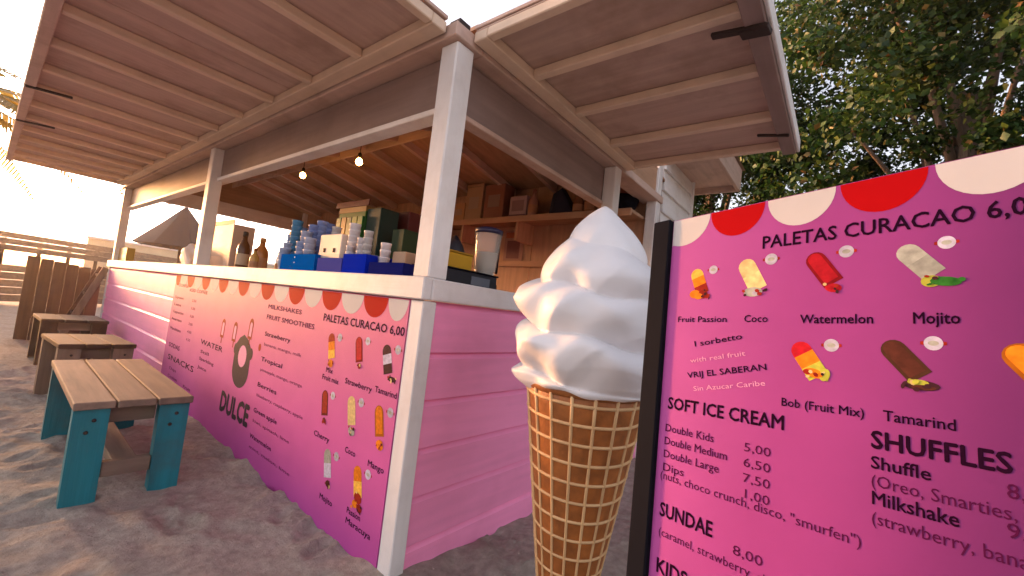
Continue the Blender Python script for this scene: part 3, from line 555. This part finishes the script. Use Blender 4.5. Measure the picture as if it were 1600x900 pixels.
# paper bag / cloth at the middle post
bmx = bmesh.new(); bmesh.ops.create_icosphere(bmx, subdivisions=3, radius=1)
for v in bmx.verts:
    n_ = .22*math.sin(7*v.co.x+3*v.co.z)+.15*math.sin(9*v.co.y-5*v.co.z); v.co = Vector((v.co.x*.06*(1+n_), v.co.y*.10*(1+n_)*(1.15-.5*v.co.z), v.co.z*.11+.105))
pp = at(292, 405, 0, .06); o = finish('paper_bag', bmx, plain('crumpled white paper', (.70, .64, .60), .7), None, True); o.location = (.09, pp.y+.02, CT); tag(o, 'crumpled white paper bag leaning at the foot of the middle post', 'bag')
cbox('mustard_tin', 'mustard yellow tin on the counter at the far corner post', 'tin', 181, 199, 387, .03, (.42, .26, .03), .08)
# ------------------------------------------------------------------ right counter
def rbox(name, label, cat, px0, px1, pytop, y, col, dep, z0=CT, rough=.5):
    a, b = at(px0, pytop, 1, y), at(px1, pytop, 1, y); h = (a.z+b.z)/2-z0; t = thing(name, label, cat, ((a.x+b.x)/2, y+dep/2, z0)); wx = abs(b.x-a.x)/2
    m_ = plain(name+' '+label[:16], col, rough, var=.1); box('body', (-wx, -dep/2, 0), (wx, dep/2, h), m_, t, .006, seg=2); return t, h, wx, m_
t, h, wx, _ = rbox('yellow_crate', 'yellow box on the side counter right of the corner post', 'box', 694, 740, 396, .16, (.50, .27, .01), .12, CT+.045); box('lid', (-wx-.003, -.063, h), (wx+.003, .063, h+.01), plain('crate lid', (.35, .18, .01), .5), t, .003)
t, h, wx, _ = rbox('black_tray', 'black equipment tray on the side counter under the yellow box', 'tray', 690, 778, 426, .09, (.012, .012, .02), .2); box('rim_lip', (-wx-.006, -.106, h), (wx+.006, .106, h+.008), M['black'], t, .003); box('display', (.0, -.102, h*.3), (wx*.7, -.1005, h*.8), plain('tray display', (.12, .13, .16), .3), t, 0)
pb = at(712, 372, 1, .30); bmx = bmesh.new(); bmesh.ops.create_icosphere(bmx, subdivisions=3, radius=1)
for v in bmx.verts: v.co = Vector((v.co.x*.07, v.co.y*.06, (v.co.z+1)*.14*(1-.25*abs(v.co.x))+.01*math.sin(9*v.co.x+4*v.co.y)))
o = finish('dark_pouch', bmx, plain('pouch', (.015, .013, .02), .5), None, True); o.location = (pb.x, pb.y, CT); tag(o, 'dark rounded pouch on the side counter behind the yellow box', 'pouch')
pj = at(765, 357, 1, .26); hj = pj.z-CT
jar = thing('blender_jar', 'clear blender jar with dark lid on the side counter', 'blender', (pj.x, .26, CT))
gm, t_, p_ = newmat('clear jar plastic'); p_.inputs['Base Color'].default_value = (.9, .88, .86, 1); p_.inputs['Roughness'].default_value = .12; p_.inputs['Transmission Weight'].default_value = .85; p_.inputs['IOR'].default_value = 1.2
lathe('jar', [(.055, .09), (.062, .16), (.074, hj-.04), (.074, hj-.035), (.069, hj-.035), (.057, .1)], gm, jar, cap=False); lathe('base', [(.075, 0), (.075, .05), (.055, .088)], M['black'], jar); lathe('lid', [(.077, hj-.034), (.077, hj-.01), (.05, hj)], plain('jar lid', (.02, .015, .05), .4), jar)
lathe('contents', [(.053, .102), (.057, .16), (.060, hj*.62)], plain('pale cream drink', (.62, .52, .42), .5), jar)
box('handle', (.076, -.012, .12), (.098, .012, hj-.06), M['black'], jar, .004)
# poster on the back wall
po = thing('wall_poster', 'small reddish poster on the brown back wall', 'poster', (KW-.023, at(803, 385, 0, KW-.023).y, at(803, 385, 0, KW-.023).z)); box('sheet', (-.004, -.13, -.17), (0, .13, .17), plain('poster tan', (.30, .15, .12), .6), po, 0)
box('title_band', (-.0055, -.115, .09), (-.0042, .115, .15), plain('poster orange', (.32, .08, .03), .6), po, 0); box('picture', (-.0055, -.08, -.13), (-.0042, .09, .06), plain('poster wine', (.15, .04, .045), .6), po, 0)
# ------------------------------------------------------------------ shelf goods
SZ = 1.9525
def sbox(name, label, px0, px1, pytop, col, dep=.16, x=2.12, cat='box', lid=None):
    a, b = at(px0, pytop, 0, x), at(px1, pytop, 0, x); h = (a.z+b.z)/2-SZ; wy = abs(a.y-b.y)/2; t = thing(name, label, cat, (x+dep/2, (a.y+b.y)/2, SZ), 0, 'goods on the back shelf')
    box('body', (-dep/2, -wy, 0), (dep/2, wy, h), plain(name+' '+label[:20], col, .6, var=.1), t, .004)
    box('printed_label', (-dep/2-.0012, -wy*.6, h*.35), (-dep/2-.0002, wy*.6, h*.7), plain(name+' label '+label[:12], tuple(min(1, .6*c+.10) for c in col), .6), t, 0)
    if lid: box('lid', (-dep/2-.006, -wy-.006, h+.0005), (dep/2+.006, wy+.006, h+.03), plain(name+' lid '+label[:8], lid, .5), t, .003)
    return t, h, wy
sbox('carton', 'small orange tan carton at the left end of the shelf', 709, 727, 318, (.42, .22, .10)); sbox('carton', 'tall beige carton beside the small orange carton', 731, 756, 292, (.36, .22, .13), lid=(.3, .17, .1)); sbox('carton', 'brown red carton left of the lilac box on the shelf', 760, 790, 288, (.22, .08, .05)); 
t, h, wy = sbox('lilac_box', 'pale lilac box with printed face panel on the shelf', 798, 824, 306, (.38, .26, .28)); box('printed_panel', (-.082, -wy*.7, h*.3), (-.0805, wy*.7, h*.8), plain('lilac print', (.24, .14, .17), .5), t, 0); box('base_stripe', (-.0825, -wy, .0), (-.0805, wy, h*.15), plain('stripe plum', (.1, .04, .07), .5), t, 0)
bottle('pinkish jar bottle right of the lilac box on the shelf', 836, 296, 2.18, .05, (.40, .20, .15), (.3, .12, .1), SZ, group='goods on the back shelf'); bottle('brown bottle at the right of the navy bag', 906, 300, 2.18, .05, (.20, .09, .05), (.1, .05, .03), SZ, group='goods on the back shelf'); bottle('amber bottle behind the side post on the shelf', 926, 292, 2.22, .06, (.28, .12, .05), (.1, .05, .03), SZ, group='goods on the back shelf')
a, b = at(857, 330, 0, 2.13), at(896, 330, 0, 2.13); hh = at(866, 292, 0, 2.13).z-SZ; ym = (a.y+b.y)/2; wy = (a.y-b.y)/2
bmx = bmesh.new(); B0 = [(-.07, wy, 0), (-.07, -wy, 0), (.09, -wy, 0), (.09, wy, 0)]; T0 = [(-.03, wy*.95, hh*.8), (-.02, wy*.3, hh), (.05, wy*.3, hh), (.06, wy*.95, hh*.8)]; vb = [bmx.verts.new(p) for p in B0]; vt = [bmx.verts.new(p) for p in T0]
for i in range(4): bmx.faces.new((vb[i], vb[(i+1) % 4], vt[(i+1) % 4], vt[i]))
bmx.faces.new(vb[::-1]); bmx.faces.new(vt); bmesh.ops.subdivide_edges(bmx, edges=bmx.edges[:], cuts=3, use_grid_fill=True, smooth=.35)
o = finish('navy_bag', bmx, plain('navy cloth', (.012, .014, .045), .8), None, True); o.location = (2.2, ym, SZ); tag(o, 'navy blue slumped bag on the back shelf', 'bag')
pw_ = at(995, 318, 0, 2.14); bowl = thing('dark_basket', 'dark bowl basket on the shelf right of the side post', 'basket', (2.23, .26, SZ)); lathe('bowl', [(.08, 0), (.13, .06), (.155, .14), (.145, .14), (.12, .06), (.07, .012)], M['black'], bowl, n=24); lathe('contents', [(.115, .07), (.12, .16), (.08, .22), (.02, .235)], plain('basket goods', (.26, .09, .05), .6), bowl, n=14)
# ------------------------------------------------------------------ hanging bulbs
em_, t_, p_ = newmat('warm bulb glow'); p_.inputs['Base Color'].default_value = (1, .7, .3, 1); p_.inputs['Emission Color'].default_value = (1, .45, .09, 1); p_.inputs['Emission Strength'].default_value = 16
for k, (px, py, y) in enumerate(((473, 274, 3.1), (561, 253, 1.95))):
    p = at(px, py, 1, y); t = thing('hanging_bulb', ('glowing bare bulb hanging nearer the far end of the kiosk ceiling', 'glowing bare bulb hanging nearer the corner post')[k], 'bulb', p, 0, 'bare bulbs under the kiosk ceiling')
    lathe('bulb', [(.008, .032), (.02, .022), (.028, 0), (.024, -.016), (.012, -.027), (.002, -.03)], em_, t, n=14); lathe('socket', [(.015, .032), (.015, .07), (.006, .08)], M['black'], t, n=12)
    tube('cord', [(0, 0, .08), (0, 0, max(.1, zc(p.x)-p.z-.002))], .003, M['black'], t, 6)
# ------------------------------------------------------------------ white hut behind
hut = thing('white_hut', 'white clapboard hut with boxed eave behind the kiosk', 'hut', (0, 0, 0))
for k in range(14):
    z0 = -.05+k*.19
    prism('siding_board', [(.03, z0), (-.002, z0), (.022, z0+.189), (.03, z0+.189)], 0, 2.52, 3.33, M['white_x'], hut)
    prism('siding_board', [(3.33, z0), (3.362, z0), (3.34, z0+.189), (3.33, z0+.189)], 1, .035, 3.0, M['white_y'], hut)
box('corner_board', (3.331, -.012, -.05), (3.372, .033, 2.62), M['white_z'], hut); box('eave_soffit', (2.5, -.36, 2.56), (3.55, 3.1, 2.585), M['soffit_x'], hut); box('eave_fascia', (2.5, -.395, 2.50), (3.59, -.3615, 2.73), M['soffit_x'], hut, .004); box('eave_fascia', (3.552, -.36, 2.50), (3.588, 3.1, 2.728), M['soffit_y'], hut, .004)
prism('roof', [(-.42, 2.731), (3.2, 2.731), (1.4, 3.5)], 0, 2.48, 3.62, M['grey_x'], hut); box('core_wall', (2.5, .031, -.05), (3.329, 3.0, 2.555), M['tan_z'], hut)
# ------------------------------------------------------------------ far left: screen, leaning ladder board, fence, parasol, wall
scr = thing('wooden_screen', 'dark brown upright plank screen at the far end of the kiosk', 'screen', (-.36, 6.9, 0))
for k in range(6): box('plank', (-.345+k*.118, -.02, -.03), (-.345+k*.118+.115, .012, 1.05-.018*k), M['brown_z'], scr, .003)
box('rail', (-.34, .0125, .25), (.33, .045, .34), M['brown_x'], scr); box('rail', (-.34, .0125, .80), (.33, .045, .89), M['brown_x'], scr)
ln_ = thing('leaning_frame', 'pale edged wooden frame leaning against the kiosk end', 'frame', (-.05, 6.25, 0))
for dx in (0, .32): bar('side_rail', (-.36+.0*dx, -.12+dx, -.02), (.0, .05+dx, 1.0), .07, .03, M['grey_z' if dx == 0 else 'brown_z'], ln_, up=(0, 1, 0))
for f in (.15, .4, .65, .9): bar('rung', (-.36+.36*f, -.12+.17*f, f), (-.36+.36*f, .2+.17*f, f), .04, .03, M['brown_y'], ln_)
bk = thing('blue_bucket', 'small violet blue bucket beside the leaning frame', 'bucket', (-.13, 5.95, 0)); lathe('body', [(.07, -.02), (.10, .22), (.105, .225), (.098, .225), (.07, 0)], plain('violet plastic', (.05, .03, .30), .4), bk); tube('handle', [(-.1, 0, .22), (-.07, 0, .31), (0, 0, .34), (.07, 0, .31), (.1, 0, .22)], .005, M['black'], bk)
fen = thing('beach_fence', 'long weathered wooden beach fence beyond the benches', 'fence', (0, 0, 0))
FA, FB = Vector((-9.5, 6.8, 0)), Vector((3.2, 15.5, 0)); fd = (FB-FA); fl = fd.length; fd.normalize()
for k in range(int(fl/.62)):
    p = FA+fd*(k*.62+random.uniform(-.03, .03)); bar('fence_post', p+Vector((0, 0, -.1)), p+Vector((0, 0, 1.42+random.uniform(-.02, .08))), .07, .07, M['brown_z'], fen, up=(1, 0, 0))
for z, th in ((1.47, .13), (1.335, .13), (1.20, .13), (.76, .14), (.60, .15), (.44, .15), (.28, .15), (.12, .15)): bar('fence_rail', FA+Vector((-.0, -.06, z)), FB+Vector((0, -.06, z)), .03, th, M['grey_x'], fen)
ps = at(205, 376, 1, 10.5); pa = at(292, 322, 1, 10.5)
par = thing('beach_parasol', 'dark grey beach parasol standing beyond the far end of the kiosk', 'parasol', (pa.x, 10.5, 0)); rr_ = pa.x-ps.x; PMAT = mat('parasol cloth', (.035, .027, .034), .85, .1)
bm = bmesh.new(); tip = bm.verts.new((0, 0, pa.z)); N8 = 8; rg = [[], []]
for i in range(N8*2):
    a_ = math.pi*i/N8; sc_ = 1 if i % 2 == 0 else .93; rg[0].append(bm.verts.new((rr_*.5*sc_*math.cos(a_), rr_*.5*sc_*math.sin(a_), pa.z-(pa.z-ps.z)*.52))); rg[1].append(bm.verts.new((rr_*sc_*math.cos(a_), rr_*sc_*math.sin(a_), ps.z)))
for i in range(N8*2): j = (i+1) % (N8*2); bm.faces.new((tip, rg[0][i], rg[0][j])); bm.faces.new((rg[0][i], rg[1][i], rg[1][j], rg[0][j]))
cnp = finish('canopy', bm, PMAT, par); sol = cnp.modifiers.new('thick', 'SOLIDIFY'); sol.thickness = .012
lathe('pole', [(.025, -.1), (.025, pa.z-.03)], M['grey_z'], par, n=10)
for i in range(N8): bar('rib', (0, 0, pa.z-.08), (rr_*.96*math.cos(math.pi*2*i/N8), rr_*.96*math.sin(math.pi*2*i/N8), ps.z-.015), .015, .015, M['brown_z'], par)
wl = thing('cream_wall', 'low cream garden wall beyond the parasol', 'wall', (0, 0, 0)); box('wall_body', (.9, 17, -.1), (9, 17.25, 1.85), mat('cream render', (.62, .50, .33), .9, .1, (2, 2, 2), .4, (20, 20, 20), (.45, .35, .22), .5), wl, .01); box('coping', (.85, 16.95, 1.8505), (9.05, 17.3, 1.92), M['white_x'], wl, .01)
# overhead cable
ca, cb_ = at(0, 25, 1, 8.), at(70, 50, 1, 9.2); dv = (cb_-ca); pts = [ca+dv*t+Vector((0, 0, .0006*(t*6)**2)) for t in np.linspace(-14, 14, 41)]
o = tube('overhead_cable', pts, .010, M['black'], None, 6); tag(o, 'thin dark overhead cable crossing the sky at the upper left', 'cable')
# ------------------------------------------------------------------ trees
def leaf_mat(name, cols, trans=.35):
    m, t, p = newmat(name); N = t.nodes.new; K = t.links.new
    ge = N('ShaderNodeNewGeometry'); rp = N('ShaderNodeValToRGB'); rp.color_ramp.interpolation = 'LINEAR'; K(ge.outputs['Random Per Island'], rp.inputs[0])
    el = rp.color_ramp.elements; el[0].position, el[1].position = cols[0][0], cols[-1][0]; el[0].color = (*cols[0][1], 1); el[1].color = (*cols[-1][1], 1)
    for ps_, c in cols[1:-1]: e = el.new(ps_); e.color = (*c, 1)
    K(rp.outputs[0], p.inputs['Base Color']); p.inputs['Roughness'].default_value = .5; p.inputs['Specular IOR Level'].default_value = .35
    tr = N('ShaderNodeBsdfTranslucent'); K(rp.outputs[0], tr.inputs[0]); ms = N('ShaderNodeMixShader'); ms.inputs[0].default_value = trans
    K(p.outputs[0], ms.inputs[1]); K(tr.outputs[0], ms.inputs[2]); K(ms.outputs[0], t.nodes['Material Output'].inputs[0]); return m
def leaves_mesh(name, P, Nrm, size, m, parent):
    n = len(P); z = rng.normal(size=(n, 3)); d = z-(z*Nrm).sum(1, keepdims=True)*Nrm; d /= np.linalg.norm(d, axis=1, keepdims=True); s = np.cross(Nrm, d); sz = (size*rng.uniform(.6, 1.3, n))[:, None]
    a = P-d*sz*.5; b = P+s*sz*.36+Nrm*sz*.08; c = P+d*sz*.5; e = P-s*sz*.36+Nrm*sz*.08
    V = np.stack([a, b, c, e], 1).reshape(-1, 3); me = bpy.data.meshes.new(name); me.vertices.add(4*n); me.vertices.foreach_set('co', V.ravel())
    i0 = np.arange(n)*4; lp = np.stack([i0, i0+1, i0+2, i0, i0+2, i0+3], 1); me.loops.add(6*n); me.loops.foreach_set('vertex_index', lp.ravel()); me.polygons.add(2*n); me.polygons.foreach_set('loop_start', np.arange(2*n)*3); me.update(); me.validate()
    me.materials.append(m); return link(bpy.data.objects.new(name, me), parent)
LEAF = leaf_mat('broad leaf', [(0, (.008, .026, .005)), (.45, (.020, .055, .008)), (.8, (.045, .085, .012)), (.965, (.085, .11, .02)), (.985, (.16, .06, .015)), (1, (.26, .22, .10))])
BARK = mat('tree bark', (.16, .11, .08), .9, .3, (4, 4, 1), 1, (30, 30, 8), (.07, .05, .04), .6, bdist=.02)
def tree(label, base, height, rx, ry, nleaf, leaf, nclump, zlow=.25, seed=1):
    global rng; rng = np.random.default_rng(seed); t = thing('broadleaf_tree', label, 'tree', base, 0, 'trees behind the menu sign')
    tube('trunk', [(0, 0, -.2), (.05, .03, height*.2), (-.03, .06, height*.4), (.04, 0, height*.62)], [height*.035, height*.03, height*.024, height*.015], BARK, t, 10)
    cl = []; 
    while len(cl) < nclump:
        q = rng.uniform(-1, 1, 3); rr = np.linalg.norm(q)
        if .35 < rr < 1: cl.append((q[0]*rx, q[1]*ry, height*(zlow+(1-zlow)*(q[2]*.5+.5))))
    cl = np.array(cl)
    for k in range(0, nclump, max(1, nclump//22)):
        c = cl[k]; z0 = height*rng.uniform(.2, .5); tube('limb', [(0, 0, z0), (c[0]*.45, c[1]*.45, z0+(c[2]-z0)*.6), tuple(c)], [height*.009, height*.005, height*.002], BARK, t, 6)
    k = rng.integers(0, nclump, nleaf); rad_ = rng.uniform(.16, .42, nclump)[k]*rx*.42/.42*.55; v = rng.normal(size=(nleaf, 3)); v /= np.linalg.norm(v, axis=1, keepdims=True); rr = rng.uniform(0, 1, (nleaf, 1))**.45
    P = cl[k]+v*rr*rad_[:, None]*np.array([1, 1, .75]); Nn = v*.5+rng.normal(size=(nleaf, 3))*.6+np.array([0, 0, .5]); Nn /= np.linalg.norm(Nn, axis=1, keepdims=True)
    leaves_mesh('crown', P, Nn, leaf, LEAF, t); return t
tree('big dense green tree rising behind the menu sign', (6.4, -2.4, 0), 7.2, 2.7, 2.7, 110000, .078, 280, .06, 3)
tree('dark bushy tree beside the white hut', (7.6, .9, 0), 6.6, 2.4, 2.4, 84000, .078, 220, .06, 4)
tree('leafy tree at the right edge behind the menu sign', (4.8, -5.6, 0), 5.8, 2.3, 2.3, 30000, .085, 150, .08, 5)
# palm at the far left
rng = np.random.default_rng(11)
pc = at(-125, 140, 1, 9.0); palm = thing('palm_tree', 'sunlit yellow green palm tree at the left edge', 'palm', (pc.x, pc.y, 0))
PL = leaf_mat('palm leaf', [(0, (.20, .15, .02)), (.5, (.30, .21, .03)), (1, (.38, .26, .05))], .5)
tube('trunk', [(-.5, 0, -.2), (-.2, .05, pc.z*.4), (0, 0, pc.z)], [.16, .13, .10], BARK, palm, 10)
for k in range(20):
    a = 2*math.pi*k/20+.2; el = (.9, .45, .1, .65)[k % 4]; ln = 1.9; bm = bmesh.new(); pts = []
    for i in range(15):
        s = i/14; hor = ln*s*math.cos(el*(1-s*.6)); z = pc.z+ln*s*math.sin(el)-1.25*ln*.55*s*s; pts.append(Vector((hor*math.cos(a), hor*math.sin(a), z)))
    for i in range(14):
        d = (pts[i+1]-pts[i]).normalized(); sd_ = d.cross(Vector((0, 0, 1))).normalized()
        for sgn in (-1, 1):
            for q in (0, .33, .67):
                p = pts[i].lerp(pts[i+1], q); l2 = .48*math.sin(math.pi*min(1, (i+q)/14*.85+.12)); dr = (sd_*sgn*.8+d*.55+Vector((0, 0, -.35+random.uniform(-.1, .1)))).normalized(); wv = d*.022
                bm.faces.new([bm.verts.new(x) for x in (p-wv, p+dr*l2*.5-wv*.9, p+dr*l2, p+dr*l2*.5+wv*1.1, p+wv)])
    fr = finish('frond', bm, PL, palm); tube('midrib', pts, [.014-.011*i/14 for i in range(15)], PL, fr, 5)
tree('added tree out of view at the left that keeps sun off the sign', (-3.3, 8.0, 0), 4.6, 1.9, 1.9, 26000, .10, 120, .05, 8)  # unseen tree added to block low sun from the sign and foreground
bake_texts()
# ------------------------------------------------------------------ warm sea haze in the air
bm = bmesh.new(); add_box(bm, (-2700, -2700, -1.2), (2700, 2700, 8.4), 0); hz = finish('haze', bm, None); tag(hz, kind='stuff')
hm = bpy.data.materials.new('haze air'); hm.use_nodes = True; ht = hm.node_tree; ht.nodes.clear(); ho = ht.nodes.new('ShaderNodeOutputMaterial'); hv = ht.nodes.new('ShaderNodeVolumePrincipled')
hv.inputs['Color'].default_value = (1, .84, .66, 1); hv.inputs['Density'].default_value = .0019; hv.inputs['Anisotropy'].default_value = .82; ht.links.new(hv.outputs[0], ho.inputs['Volume']); hz.data.materials.append(hm)
